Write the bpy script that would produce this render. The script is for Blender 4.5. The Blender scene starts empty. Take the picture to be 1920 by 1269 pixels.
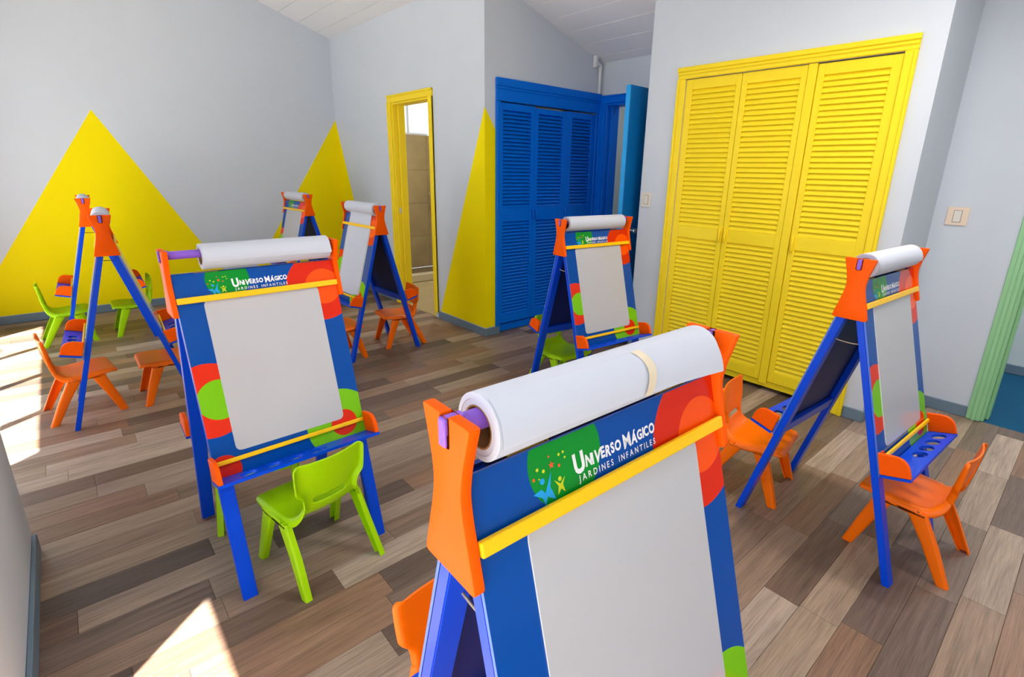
import bpy, bmesh, math, random
from mathutils import Matrix, Vector
random.seed(11)
S = bpy.context.scene
COL = S.collection
PI = math.pi

# ------------------------------------------------------------------ camera
CAM_H = 1.43
FPX, PCX, PCY = 964.425, 988.708, 612.642          # focal length and principal point, 1920x1269 frame
YAW, PITCH, ROLL = 0.731025, 0.292807, 0.0205964
def cam_axes():
    f = Vector((math.sin(YAW)*math.cos(PITCH), math.cos(YAW)*math.cos(PITCH), -math.sin(PITCH)))
    r = Vector((math.cos(YAW), -math.sin(YAW), 0)); u = r.cross(f)
    c, s = math.cos(ROLL), math.sin(ROLL)
    return c*r+s*u, -s*r+c*u, f
CR, CU, CF = cam_axes()
cam = bpy.data.cameras.new('camera')
cam.sensor_width = 36; cam.lens = FPX/1920*36
cam.shift_x = (960-PCX)/1920; cam.shift_y = (PCY-634.5)/1920
cam.clip_start = 0.02
cam_o = bpy.data.objects.new('camera', cam); COL.objects.link(cam_o)
cam_o.matrix_world = Matrix(((CR.x, CU.x, -CF.x, 0), (CR.y, CU.y, -CF.y, 0), (CR.z, CU.z, -CF.z, CAM_H), (0, 0, 0, 1)))
S.camera = cam_o

# ------------------------------------------------------------------ sky, sun, exposure
W = bpy.data.worlds.new('world'); S.world = W; W.use_nodes = True
bg = W.node_tree.nodes['Background']
bg.inputs['Color'].default_value = (0.84, 0.92, 1.0, 1); bg.inputs['Strength'].default_value = 3.1
sun = bpy.data.lights.new('sun', 'SUN'); sun.energy = 50; sun.angle = math.radians(0.6); sun.color = (1, 0.96, 0.9)
sun_o = bpy.data.objects.new('sun', sun); COL.objects.link(sun_o)
SUN_H, SUN_TAN = Vector((0.77, 0.64, 0)), 3.675
sun_dir = (SUN_H.normalized()*1.0 + Vector((0, 0, -SUN_TAN))).normalized()
sun_o.rotation_euler = sun_dir.to_track_quat('-Z', 'Y').to_euler()
vs = S.view_settings
vs.view_transform = 'Standard'; vs.look = 'None'; vs.exposure = -0.38; vs.gamma = 1.0; vs.use_curve_mapping = False
S.cycles.diffuse_bounces = 4; S.cycles.max_bounces = 10; S.cycles.transparent_max_bounces = 12

# ------------------------------------------------------------------ helpers
def lin(c):
    return tuple(((x/255)/12.92 if x/255 <= .04045 else ((x/255+.055)/1.055)**2.4) for x in c)+(1,)

MATS = {}
def mat(name, rgb, rough=0.5, spec=0.5, bump=0, bscale=200, metallic=0, vary=0):
    if name in MATS: return MATS[name]
    m = bpy.data.materials.new(name); m.use_nodes = True; nt = m.node_tree
    b = nt.nodes['Principled BSDF']; b.inputs['Base Color'].default_value = lin(rgb)
    b.inputs['Roughness'].default_value = rough; b.inputs['Specular IOR Level'].default_value = spec
    b.inputs['Metallic'].default_value = metallic
    if bump or vary:
        tc = nt.nodes.new('ShaderNodeTexCoord')
        n = nt.nodes.new('ShaderNodeTexNoise'); n.inputs['Scale'].default_value = bscale; n.inputs['Detail'].default_value = 4
        nt.links.new(tc.outputs['Object'], n.inputs['Vector'])
        if bump:
            bp = nt.nodes.new('ShaderNodeBump'); bp.inputs['Strength'].default_value = bump; bp.inputs['Distance'].default_value = .002
            nt.links.new(n.outputs['Fac'], bp.inputs['Height']); nt.links.new(bp.outputs['Normal'], b.inputs['Normal'])
        if vary:
            n2 = nt.nodes.new('ShaderNodeTexNoise'); n2.inputs['Scale'].default_value = 3; n2.inputs['Detail'].default_value = 3
            nt.links.new(tc.outputs['Object'], n2.inputs['Vector'])
            hs = nt.nodes.new('ShaderNodeHueSaturation'); hs.inputs['Color'].default_value = lin(rgb)
            mr = nt.nodes.new('ShaderNodeMapRange'); mr.inputs['From Min'].default_value = .3; mr.inputs['From Max'].default_value = .7
            mr.inputs['To Min'].default_value = 1-vary; mr.inputs['To Max'].default_value = 1+vary
            nt.links.new(n2.outputs['Fac'], mr.inputs['Value']); nt.links.new(mr.outputs['Result'], hs.inputs['Value'])
            nt.links.new(hs.outputs['Color'], b.inputs['Base Color'])
    MATS[name] = m; return m

M_WALL = mat('wall_paint', (209, 215, 224), .6, .3, .15, 150, vary=.012)
M_CEIL = mat('ceiling_paint', (232, 232, 236), .6, .3, .1, 60)
M_YWALL = mat('yellow_wall_paint', (252, 230, 0), .6, .1, .15, 150)
M_YEL = mat('yellow_enamel', (255, 224, 36), .4, .25, .1, 90, vary=.015)
M_BLUE = mat('blue_enamel', (0, 112, 226), .4, .15, .1, 90, vary=.02)
M_GREEN = mat('mint_enamel', (150, 205, 150), .4, .4, .1, 90, vary=.02)
M_BASE = mat('baseboard_vinyl', (112, 132, 148), .4, .3)
M_DARK = mat('closet_inside', (110, 100, 80), .8)
M_ORANGE = mat('orange_paint', (255, 92, 0), .45, .1, .05, 60, vary=.02)
M_NAVY = mat('royal_blue_paint', (0, 72, 216), .3, .2, .06, 40, vary=.03)
M_EDGE = mat('board_edge', (70, 112, 214), .4)
M_BARY = mat('yellow_bar_paint', (255, 200, 4), .35, .4)
M_PURPLE = mat('purple_plastic', (140, 92, 205), .35, .4)
M_WB = mat('whiteboard_melamine', (190, 189, 192), .12, .45)
M_WBE = mat('whiteboard_edge', (240, 238, 235), .4)
M_PAPER = mat('paper', (202, 205, 216), .75, .2, .04, 30)
M_CARD = mat('cardboard', (150, 112, 62), .8, .2, .1, 120)
M_TAPE = mat('masking_tape', (222, 205, 176), .6)
M_BRASS = mat('brass', (190, 150, 70), .35, .5, metallic=1)
M_ROPE = mat('string', (176, 156, 130), .9)
M_CHO = mat('orange_plastic', (255, 112, 0), .35, .25, .03, 120)
M_CHG = mat('green_plastic', (162, 212, 0), .35, .2, .03, 120)
M_SWITCH = mat('switch_plastic', (228, 220, 208), .35)
M_SWITCHC = mat('switch_plastic_cream', (236, 214, 190), .35)
M_CHROME = mat('chrome', (215, 215, 220), .12, .5, metallic=1)
M_ALU = mat('window_frame_white', (226, 228, 230), .35)
M_TILE = mat('beige_tile', (178, 158, 116), .35, .4, .1, 30, vary=.10)
M_GROUT = mat('grout', (128, 112, 84), .8)
M_STONE = mat('light_stone', (205, 192, 160), .4, vary=.05)
M_CARPET = mat('blue_carpet', (28, 82, 116), .9, .1, .4, 300, vary=.06)
M_TERR = mat('terrace_concrete', (176, 174, 168), .8, .2, .2, 40, vary=.05)
M_PVC = mat('white_pvc', (235, 235, 235), .35)

def glass():
    m = bpy.data.materials.new('window_glass'); m.use_nodes = True; nt = m.node_tree
    for n in list(nt.nodes): nt.nodes.remove(n)
    o = nt.nodes.new('ShaderNodeOutputMaterial'); t = nt.nodes.new('ShaderNodeBsdfTransparent'); g = nt.nodes.new('ShaderNodeBsdfGlossy')
    g.inputs['Roughness'].default_value = .02; mx = nt.nodes.new('ShaderNodeMixShader'); mx.inputs[0].default_value = .05
    nt.links.new(t.outputs[0], mx.inputs[1]); nt.links.new(g.outputs[0], mx.inputs[2]); nt.links.new(mx.outputs[0], o.inputs[0])
    return m
M_GLASS = glass()
def frosted():
    m = bpy.data.materials.new('frosted_glass'); m.use_nodes = True; nt = m.node_tree
    for n in list(nt.nodes): nt.nodes.remove(n)
    o = nt.nodes.new('ShaderNodeOutputMaterial'); t = nt.nodes.new('ShaderNodeBsdfTranslucent'); d = nt.nodes.new('ShaderNodeBsdfDiffuse')
    t.inputs['Color'].default_value = (.9, .92, .92, 1)
    mx = nt.nodes.new('ShaderNodeMixShader'); mx.inputs[0].default_value = .25
    nt.links.new(t.outputs[0], mx.inputs[1]); nt.links.new(d.outputs[0], mx.inputs[2]); nt.links.new(mx.outputs[0], o.inputs[0])
    return m
M_FROST = frosted()

# printed board: flat print in panel coordinates x = across, y = along the slope
def print_mat():
    m = bpy.data.materials.new('printed_board'); m.use_nodes = True; nt = m.node_tree
    b = nt.nodes['Principled BSDF']; b.inputs['Roughness'].default_value = .16; b.inputs['Specular IOR Level'].default_value = .25
    tc = nt.nodes.new('ShaderNodeTexCoord')
    circles = [(.205, 1.03, .127, (222, 40, 8)), (.213, 1.031, .067, (255, 84, 4)), (-.105, 1.098, .068, (2, 142, 40)),
               (-.233, .7025, .1255, (226, 48, 22)), (-.205, .70, .068, (122, 196, 20)),
               (.178, .50, .13, (122, 196, 20)), (.189, .497, .05, (226, 44, 18)), (-.235, .46, .052, (214, 40, 20))]
    prev = None
    for (u, s, r, c) in circles:
        vm = nt.nodes.new('ShaderNodeVectorMath'); vm.operation = 'MULTIPLY'; vm.inputs[1].default_value = (1, 1, 0)
        nt.links.new(tc.outputs['Object'], vm.inputs[0])
        ds = nt.nodes.new('ShaderNodeVectorMath'); ds.operation = 'DISTANCE'; ds.inputs[1].default_value = (u, s, 0)
        nt.links.new(vm.outputs[0], ds.inputs[0])
        lt = nt.nodes.new('ShaderNodeMath'); lt.operation = 'LESS_THAN'; lt.inputs[1].default_value = r
        nt.links.new(ds.outputs['Value'], lt.inputs[0])
        mx = nt.nodes.new('ShaderNodeMix'); mx.data_type = 'RGBA'
        if prev is None: mx.inputs[6].default_value = lin((0, 74, 160))
        else: nt.links.new(prev, mx.inputs[6])
        mx.inputs[7].default_value = lin(c); nt.links.new(lt.outputs[0], mx.inputs[0]); prev = mx.outputs[2]
    nt.links.new(prev, b.inputs['Base Color'])
    return m
M_PRINT = print_mat()

def plank_mat():
    m = bpy.data.materials.new('vinyl_wood_plank'); m.use_nodes = True; nt = m.node_tree; L = nt.links.new
    b = nt.nodes['Principled BSDF']; b.inputs['Roughness'].default_value = .42; b.inputs['Specular IOR Level'].default_value = .35
    oi = nt.nodes.new('ShaderNodeObjectInfo'); ge = nt.nodes.new('ShaderNodeNewGeometry')
    ad = nt.nodes.new('ShaderNodeMath'); ad.operation = 'ADD'; L(oi.outputs['Random'], ad.inputs[0]); L(ge.outputs['Random Per Island'], ad.inputs[1])
    fr = nt.nodes.new('ShaderNodeMath'); fr.operation = 'FRACT'; L(ad.outputs[0], fr.inputs[0])
    cr = nt.nodes.new('ShaderNodeValToRGB'); cr.color_ramp.interpolation = 'CONSTANT'
    cols = [(112, 90, 76), (152, 132, 116), (134, 104, 84), (96, 80, 70), (142, 118, 100), (168, 148, 132), (118, 100, 88), (140, 110, 90), (156, 134, 114), (104, 86, 76), (128, 106, 90), (146, 126, 112)]
    e = cr.color_ramp.elements
    e[0].position = 0; e[0].color = lin(cols[0]); e[1].position = 1/len(cols); e[1].color = lin(cols[1])
    for i in range(2, len(cols)):
        k = e.new(i/len(cols)); k.color = lin(cols[i])
    L(fr.outputs[0], cr.inputs[0])
    mul = nt.nodes.new('ShaderNodeMath'); mul.operation = 'MULTIPLY'; mul.inputs[1].default_value = 57.3; L(fr.outputs[0], mul.inputs[0])
    cx = nt.nodes.new('ShaderNodeCombineXYZ'); L(mul.outputs[0], cx.inputs[0]); L(mul.outputs[0], cx.inputs[1]); L(mul.outputs[0], cx.inputs[2])
    va = nt.nodes.new('ShaderNodeVectorMath'); va.operation = 'ADD'; L(ge.outputs['Position'], va.inputs[0]); L(cx.outputs[0], va.inputs[1])
    def grain(sx, sy, detail, dist=0):
        mp = nt.nodes.new('ShaderNodeVectorMath'); mp.operation = 'MULTIPLY'; mp.inputs[1].default_value = (sx, sy, 3); L(va.outputs[0], mp.inputs[0])
        n = nt.nodes.new('ShaderNodeTexNoise'); n.inputs['Scale'].default_value = 1; n.inputs['Detail'].default_value = detail; n.inputs['Distortion'].default_value = dist
        n.inputs['Roughness'].default_value = .6
        L(mp.outputs[0], n.inputs['Vector']); return n.outputs['Fac']
    g1 = grain(7, 210, 7, .5); g2 = grain(1.8, 30, 5, 1.2)
    a2 = nt.nodes.new('ShaderNodeMath'); a2.operation = 'ADD'; L(g1, a2.inputs[0]); L(g2, a2.inputs[1])
    mr = nt.nodes.new('ShaderNodeMapRange'); mr.inputs['From Min'].default_value = .6; mr.inputs['From Max'].default_value = 1.4
    mr.inputs['To Min'].default_value = .50; mr.inputs['To Max'].default_value = 1.48; L(a2.outputs[0], mr.inputs['Value'])
    hs = nt.nodes.new('ShaderNodeHueSaturation'); L(cr.outputs['Color'], hs.inputs['Color']); L(mr.outputs['Result'], hs.inputs['Value'])
    hs.inputs['Saturation'].default_value = 1.05
    L(hs.outputs['Color'], b.inputs['Base Color'])
    bp = nt.nodes.new('ShaderNodeBump'); bp.inputs['Strength'].default_value = .12; bp.inputs['Distance'].default_value = .001
    L(g1, bp.inputs['Height']); L(bp.outputs['Normal'], b.inputs['Normal'])
    return m
M_PLANK = plank_mat()

def finish(bm, name, mats, smooth=None):
    bmesh.ops.recalc_face_normals(bm, faces=bm.faces[:])
    me = bpy.data.meshes.new(name); bm.to_mesh(me); bm.free()
    for m in (mats if isinstance(mats, (list, tuple)) else [mats]): me.materials.append(m)
    if smooth:
        for p in me.polygons: p.use_smooth = True
        me.set_sharp_from_angle(angle=math.radians(smooth))
    return me
def link(name, me, parent=None, mtx=None):
    o = bpy.data.objects.new(name, me); COL.objects.link(o)
    if parent: o.parent = parent
    if mtx is not None: o.matrix_basis = mtx
    return o
def box(bm, x0, x1, y0, y1, z0, z1, bev=0, mi=0, seg=1):
    n0 = len(bm.faces)
    vs_ = [bm.verts.new(p) for p in ((x0,y0,z0),(x1,y0,z0),(x1,y1,z0),(x0,y1,z0),(x0,y0,z1),(x1,y0,z1),(x1,y1,z1),(x0,y1,z1))]
    fs = [bm.faces.new([vs_[i] for i in f]) for f in ((3,2,1,0),(4,5,6,7),(0,1,5,4),(1,2,6,5),(2,3,7,6),(3,0,4,7))]
    for f in fs: f.material_index = mi
    if bev:
        es = set(e for f in fs for e in f.edges)
        r = bmesh.ops.bevel(bm, geom=list(es), offset=bev, segments=seg, affect='EDGES', profile=.5)
        for f in r['faces']: f.material_index = mi
    return fs
def inset(pts, t):
    """polygon moved inwards by t (mitred), whichever way it winds"""
    n = len(pts); A = sum(pts[i][0]*pts[(i+1) % n][1]-pts[(i+1) % n][0]*pts[i][1] for i in range(n)); sg = 1 if A > 0 else -1
    out = []
    for i in range(n):
        p, q, r = Vector(pts[i-1]), Vector(pts[i]), Vector(pts[(i+1) % n])
        e1, e2 = (q-p).normalized(), (r-q).normalized()
        n1, n2 = Vector((-e1.y, e1.x))*sg, Vector((-e2.y, e2.x))*sg
        m = n1+n2
        m = m/max(.35, (1+n1.dot(n2))) if m.length > 1e-6 else n1
        out.append((q.x+m.x*t, q.y+m.y*t))
    return out
def prism(bm, pts, d0, d1, fn, bev=0, mi=0, seg=1):
    """polygon pts (a,b) extruded from d0 to d1 with chamfered or rounded rims; fn(a,b,d)->xyz"""
    n = len(pts); sg = 1 if d1 > d0 else -1
    if bev:
        lev = []
        for k in range(seg+1):
            an = PI/2*k/seg; lev.append((bev*(1-math.sin(an)), bev*(1-math.cos(an))))
        prof = [(t, d0+sg*h) for t, h in lev]+[(t, d1-sg*h) for t, h in lev[::-1]]
    else: prof = [(0, d0), (0, d1)]
    rings = []
    for t, d in prof:
        q = inset(pts, t) if t > 1e-7 else pts
        rings.append([bm.verts.new(fn(a, b, d)) for a, b in q])
    fs = [bm.faces.new(rings[0][::-1]), bm.faces.new(rings[-1])]
    for r0_, r1_ in zip(rings, rings[1:]):
        for i in range(n): fs.append(bm.faces.new((r0_[i], r0_[(i+1) % n], r1_[(i+1) % n], r1_[i])))
    for f in fs: f.material_index = mi
    return fs
def tube(bm, path, r, n=10, caps=True, mi=0):
    rings = []
    path = [Vector(p) for p in path]
    for i, p in enumerate(path):
        t = (path[min(i+1, len(path)-1)]-path[max(i-1, 0)]).normalized()
        a = t.orthogonal().normalized() if i == 0 else (prev_a - t*prev_a.dot(t)).normalized()
        prev_a = a; b_ = t.cross(a); rr = r[i] if isinstance(r, (list, tuple)) else r
        rings.append([bm.verts.new(p+(a*math.cos(2*PI*k/n)+b_*math.sin(2*PI*k/n))*rr) for k in range(n)])
    for i in range(len(rings)-1):
        for k in range(n):
            bm.faces.new((rings[i][k], rings[i][(k+1) % n], rings[i+1][(k+1) % n], rings[i+1][k])).material_index = mi
    if caps:
        bm.faces.new(rings[0][::-1]).material_index = mi; bm.faces.new(rings[-1]).material_index = mi
def rounded(pts, rads, n=4):
    """round the corners of a polygon"""
    out = []; N = len(pts)
    for i, p in enumerate(pts):
        r = rads[i] if isinstance(rads, (list, tuple)) else rads
        P = Vector(p); A = Vector(pts[i-1])-P; B = Vector(pts[(i+1) % N])-P
        if r <= 0: out.append(tuple(P)); continue
        a, b_ = P+A.normalized()*r, P+B.normalized()*r
        for k in range(n+1):
            t = k/n; q = a*(1-t)**2+P*2*t*(1-t)+b_*t*t; out.append((q.x, q.y))
    return out
def boxes(name, lst, m, parent=None, bev=0, kind=None, mtx=None, label=None):
    bm = bmesh.new()
    for b_ in lst: box(bm, *b_, bev=bev)
    o = link(name, finish(bm, name, m), parent, mtx)
    if kind: o['kind'] = kind
    if label: o['label'] = label
    return o
def struct(name, lst, m, label=None, bev=0):
    return boxes(name, lst, m, None, bev, 'structure', None, label)
def thing(name, label, cat, loc=(0, 0, 0), rz=0, group=None, kind=None):
    o = bpy.data.objects.new(name, None); COL.objects.link(o); o.location = loc; o.rotation_euler = (0, 0, rz)
    o.empty_display_size = .1
    o['label'] = label
    if cat: o['category'] = cat
    if group: o['group'] = group
    if kind: o['kind'] = kind
    return o
ident = lambda a, b, d: (a, b, d)

# ------------------------------------------------------------------ room dimensions (metres; camera stands at x=0, y=0)
XB, YC, YBACK = 2.671, 3.54, 6.52      # wall with bathroom door, its corner, wall with the big triangle
XR, XF = 3.445, 4.05                   # wall with yellow closet, recessed wall beyond
YP, YA = 0.763, 2.54                   # ends of the yellow closet wall
XPIER, XW = -0.30, -0.75               # window pier face, far window plane
ZTOP = 4.2
def zceil(x): return 2.42+0.32*(4.04-x)

# ------------------------------------------------------------------ floor with planks
floor = struct('floor', [(-1.0, 4.06, -1.6, 6.6, -.06, -.004)], mat('floor_joint', (92, 80, 72), .8), 'grey-brown wood plank floor of the playroom')
PW, PLN = 0.1213, 0.60
def plank_mesh(x0, x1, y0, y1, bm=None):
    own = bm is None
    if own: bm = bmesh.new()
    g, c = .0005, .0012
    lo = [(x0+g, y0+g), (x1-g, y0+g), (x1-g, y1-g), (x0+g, y1-g)]
    hi = [(x0+g+c, y0+g+c), (x1-g-c, y0+g+c), (x1-g-c, y1-g-c), (x0+g+c, y1-g-c)]
    a = [bm.verts.new((x, y, -.004)) for x, y in lo]; b_ = [bm.verts.new((x, y, -.0008)) for x, y in lo]; c_ = [bm.verts.new((x, y, 0)) for x, y in hi]
    for r0, r1 in ((a, b_), (b_, c_)):
        for i in range(4): bm.faces.new((r0[i], r0[(i+1) % 4], r1[(i+1) % 4], r1[i]))
    bm.faces.new(c_)
    return finish(bm, 'plank', M_PLANK) if own else None
def in_view(x, y):
    d = Vector((x, y, -CAM_H)); z = d.dot(CF)
    if z < .3: return None
    px = PCX+FPX*d.dot(CR)/z; py = PCY-FPX*d.dot(CU)/z
    return z if -120 < px < 2040 and 80 < py < 1330 else None
planks = []
y = .0635-PW*14; row = 0
offs = [random.random()*PLN for _ in range(200)]
while y < YBACK:
    y1 = y+PW; yc = (y+y1)/2
    xa = XPIER if yc < 1.41 else XW
    xb = XF if yc < YC else XB
    x = -1.3+offs[row]*1.0
    while x < xb:
        L_ = PLN
        a, b_ = max(x, xa), min(x+L_, xb)
        ya, yb = max(y, -1.6), min(y1, YBACK)
        if b_-a > .03 and yb-ya > .01: planks.append((a, b_, ya, yb))
        x += L_
    y = y1; row += 1
rank = sorted(((in_view((p[0]+p[1])/2, (p[2]+p[3])/2) or 99, p) for p in planks), key=lambda t: t[0])
cache = {}
for d, p in rank[:300]:
    key = (round(p[1]-p[0], 4), round(p[3]-p[2], 4))
    if key not in cache: cache[key] = plank_mesh(0, key[0], 0, key[1])
    link('plank', cache[key], floor, Matrix.Translation((p[0], p[2], 0)))
bm = bmesh.new()
for d, p in rank[300:]: plank_mesh(*p, bm=bm)
o = link('far_planks', finish(bm, 'far_planks', M_PLANK), floor); o['kind'] = 'stuff'

# ------------------------------------------------------------------ walls
wall_back = struct('wall_back', [(-.9, XB+.12, YBACK, YBACK+.12, 0, ZTOP)], M_WALL, 'light grey back wall with yellow painted triangles')
def polypart(name, pts, fn, parent, m, label=None, d0=0, d1=.0015):
    bm = bmesh.new(); prism(bm, pts, d0, d1, fn); o = link(name, finish(bm, name, m), parent)
    if label: o['label'] = label
    return o
zb = .078
polypart('painted_triangle', [(XW, zb), (1.385, zb), (.375, 1.90), (XW, .125)], lambda a, b, d: (a, YBACK-d, b), wall_back, M_YWALL, 'large yellow painted triangle')
polypart('painted_triangle', [(1.455, zb), (XB, zb), (XB, 1.975)], lambda a, b, d: (a, YBACK-d, b), wall_back, M_YWALL, 'left half of yellow triangle in the room corner')
DY0, DY1, DZ = 4.372, 5.088, 2.062        # bathroom door opening
wall_bath = struct('wall_bathroom', [(XB, XB+.12, YC, DY0, 0, ZTOP), (XB, XB+.12, DY1, YBACK, 0, ZTOP), (XB, XB+.12, DY0, DY1, DZ, ZTOP)], M_WALL, 'light grey wall with the bathroom doorway')
polypart('painted_triangle', [(5.76, zb), (YBACK, zb), (YBACK, 1.975)], lambda a, b, d: (XB-d, a, b), wall_bath, M_YWALL, 'right half of yellow triangle in the room corner')
polypart('painted_triangle', [(YC, zb), (4.272, zb), (YC, 1.917)], lambda a, b, d: (XB-d, a, b), wall_bath, M_YWALL, 'yellow half triangle on the jutting corner')
wall_blue = struct('wall_blue_closet', [(XB+.12, 2.815, YC, YC+.10, 0, 2.0), (4.012, XF+.2, YC, YC+.10, 0, 2.0), (XB+.12, XF+.2, YC, YC+.10, 1.98, ZTOP)], M_WALL, 'grey wall above the blue louvered closet')
polypart('painted_triangle', [(XB, zb), (2.779, zb), (2.779, 1.752), (XB, 1.917)], lambda a, b, d: (a, YC-d, b), wall_blue, M_YWALL, 'yellow strip between the corner and the blue closet')
wall_right = struct('wall_right', [(XR, XR+.10, YP, .932, 0, ZTOP), (XR, XR+.10, 2.222, YA, 0, ZTOP), (XR, XR+.10, .932, 2.222, 2.07, ZTOP),
    (XR+.10, XF, YP, YP+.10, 0, ZTOP), (XR+.10, XF, YA-.10, YA, 0, ZTOP)], M_WALL, 'light grey wall around the yellow closet')
BDY0, BDY1 = 2.70, 3.462                  # blue doorway
GY0, GY1 = -.62, .285                     # green doorway
wall_far = struct('wall_right_recess', [(XF, XF+.14, BDY1, YC+.1, 0, ZTOP), (XF, XF+.14, YP, BDY0, 0, ZTOP), (XF, XF+.14, BDY0, BDY1, 2.06, ZTOP),
    (XF, XF+.14, GY1, YP, 0, ZTOP), (XF, XF+.14, GY0, GY1, 2.06, ZTOP), (XF, XF+.14, -1.72, GY0, 0, ZTOP)], M_WALL, 'light grey recessed wall with blue and green doorways')
wall_front = struct('wall_front', [(XPIER-.1, XF+.14, -1.72, -1.6, 0, ZTOP)], M_WALL, 'plain light wall behind the camera')
NW0, NW1, ZH = -1.35, 1.42, 2.67          # near window opening
FW0, FW1 = 2.94, 5.885                    # far window opening
wall_left = struct('wall_left', [(XW-.12, XPIER, NW1, 2.46, 0, ZTOP), (XPIER-.12, XPIER, -1.6, NW0, 0, ZTOP), (XPIER-.12, XPIER, NW0, NW1, ZH, ZTOP),
    (XW-.12, XW, 2.46, FW0, 0, ZTOP), (XW-.12, XW, FW1, YBACK, 0, ZTOP), (XW-.12, XW, FW0, FW1, ZH, ZTOP)], M_WALL, 'grey window wall with a projecting pier')

# ceiling: white boards on a slope
ceiling = bpy.data.objects.new('ceiling', None); COL.objects.link(ceiling); ceiling['kind'] = 'structure'; ceiling['label'] = 'sloping white boarded ceiling'
bm = bmesh.new()
sl = .32
def cbox(bm, xa, xb, dz, th, ya=-1.7, yb=6.7):
    pts = [(xa, zceil(xa)+dz), (xb, zceil(xb)+dz), (xb, zceil(xb)+dz+th), (xa, zceil(xa)+dz+th)]
    prism(bm, pts, ya, yb, lambda a, b, d: (a, d, b))
cbox(bm, -.42, 4.3, .012, .08); cbox(bm, -.87, -.42, .012, .08, 1.42); link('ceiling_deck', finish(bm, 'ceiling_deck', M_CEIL), ceiling)
xx = -.86
while xx < 4.3:
    bm = bmesh.new(); cbox(bm, xx+.004, min(xx+.196, 4.3), 0, .012, 1.42 if xx < -.43 else -1.7); link('board', finish(bm, 'board', M_CEIL), ceiling); xx += .2

# added fill lamp, out of view above, to brighten the right-hand walls
def added_fill_lamp(label, x, y, watts):
    a = math.atan(.32); z = zceil(x)
    t = thing('added_fill_lamp', label, 'lamp', (x, y, z)); t.rotation_euler = (0, a, 0)
    bm = bmesh.new(); box(bm, -.15, .15, -.6, .6, -.05, -.001, bev=.006); link('fill_lamp_housing', finish(bm, 'fill_lamp_housing', M_PVC), t)
    l = bpy.data.lights.new('tube_fill_light', 'AREA'); l.shape = 'RECTANGLE'; l.size = .26; l.size_y = 1.16; l.energy = watts; l.color = (1, .97, .94)
    lo = bpy.data.objects.new('tube_fill_light', l); COL.objects.link(lo); lo.parent = t; lo.location = (0, 0, -.056)
added_fill_lamp('added long fill lamp, out of view above the yellow closet side', 2.45, .35, 52)
# baseboards
BB = .074
def baseboard(name, runs, label):
    o = struct(name, [], M_BASE, label) if False else None
    bm = bmesh.new()
    for (x0, x1, y0, y1) in runs: box(bm, x0, x1, y0, y1, .0005, BB, bev=.003)
    o = link(name, finish(bm, name, M_BASE)); o['kind'] = 'structure'; o['label'] = label
baseboard('baseboard_back', [(XW, XB-.001, YBACK-.014, YBACK)], 'blue-grey baseboard under the big yellow triangle')
baseboard('baseboard_bathroom', [(XB-.012, XB, YC-.012, 4.305), (XB-.012, XB, 5.155, YBACK-.014), (XB, 2.826, YC-.012, YC)], 'blue-grey baseboard along the bathroom wall')
baseboard('baseboard_right', [(XR-.012, XR, YP-.012, .868), (XR, XF-.012, YP-.012, YP), (XF-.012, XF, .355, YP-.012), (XR-.012, XR, 2.285, YA)], 'blue-grey baseboard beside the yellow closet')
baseboard('baseboard_left', [(XPIER, XPIER+.014, NW1, 2.46), (XW, XPIER, 2.46, 2.472)], 'dark blue-grey baseboard on the window pier')

# ------------------------------------------------------------------ windows
def window(name, x, y0, y1, mull, label):
    w = bpy.data.objects.new(name, None); COL.objects.link(w); w['kind'] = 'structure'; w['label'] = label; w.location = (x, y0, 0)
    L_ = y1-y0
    boxes('window_frame', [(-.03, .03, 0, .03, .001, ZH), (-.03, .03, L_-.03, L_, .001, ZH), (-.03, .03, .03, L_-.03, ZH-.04, ZH), (-.03, .03, .03, L_-.03, .001, .03)], M_ALU, w)
    ys = [.03]+[m-y0 for m in mull]+[L_-.03]
    for m in mull: boxes('mullion', [(-.025, .025, m-y0-.022, m-y0+.022, .03, ZH-.04)], M_ALU, w)
    for i in range(len(ys)-1):
        a = ys[i]+(.022 if i else 0); b_ = ys[i+1]-(.022 if i < len(ys)-2 else 0)
        boxes('pane', [(-.003, .003, a, b_, .03, ZH-.04)], M_GLASS, w)
window('window_1', XW-.06, FW0, FW1, [3.58, 4.34, 5.12], 'full-height glazed doors beyond the pier')
window('window_2', XPIER-.06, NW0, NW1, [-.43, .49], 'full-height glazed doors beside the camera')
terr = struct('ground_terrace', [(-6, XW-.12, -6, 9, -.12, -.03), (XW-.12, XPIER-.12, -6, 1.41, -.12, -.03)], M_TERR, 'grey concrete terrace outside the windows')
for (x, y0, y1) in ((XW-.14, FW0, FW1), (XPIER-.14, NW0, NW1)):      # sampling aid for the daylight in the openings
    l = bpy.data.lights.new('window_portal', 'AREA'); l.shape = 'RECTANGLE'; l.size = ZH; l.size_y = y1-y0; l.cycles.is_portal = True
    lo = bpy.data.objects.new('window_portal', l); COL.objects.link(lo); lo.location = (x, (y0+y1)/2, ZH/2); lo.rotation_euler = (0, -PI/2, 0)

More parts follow.
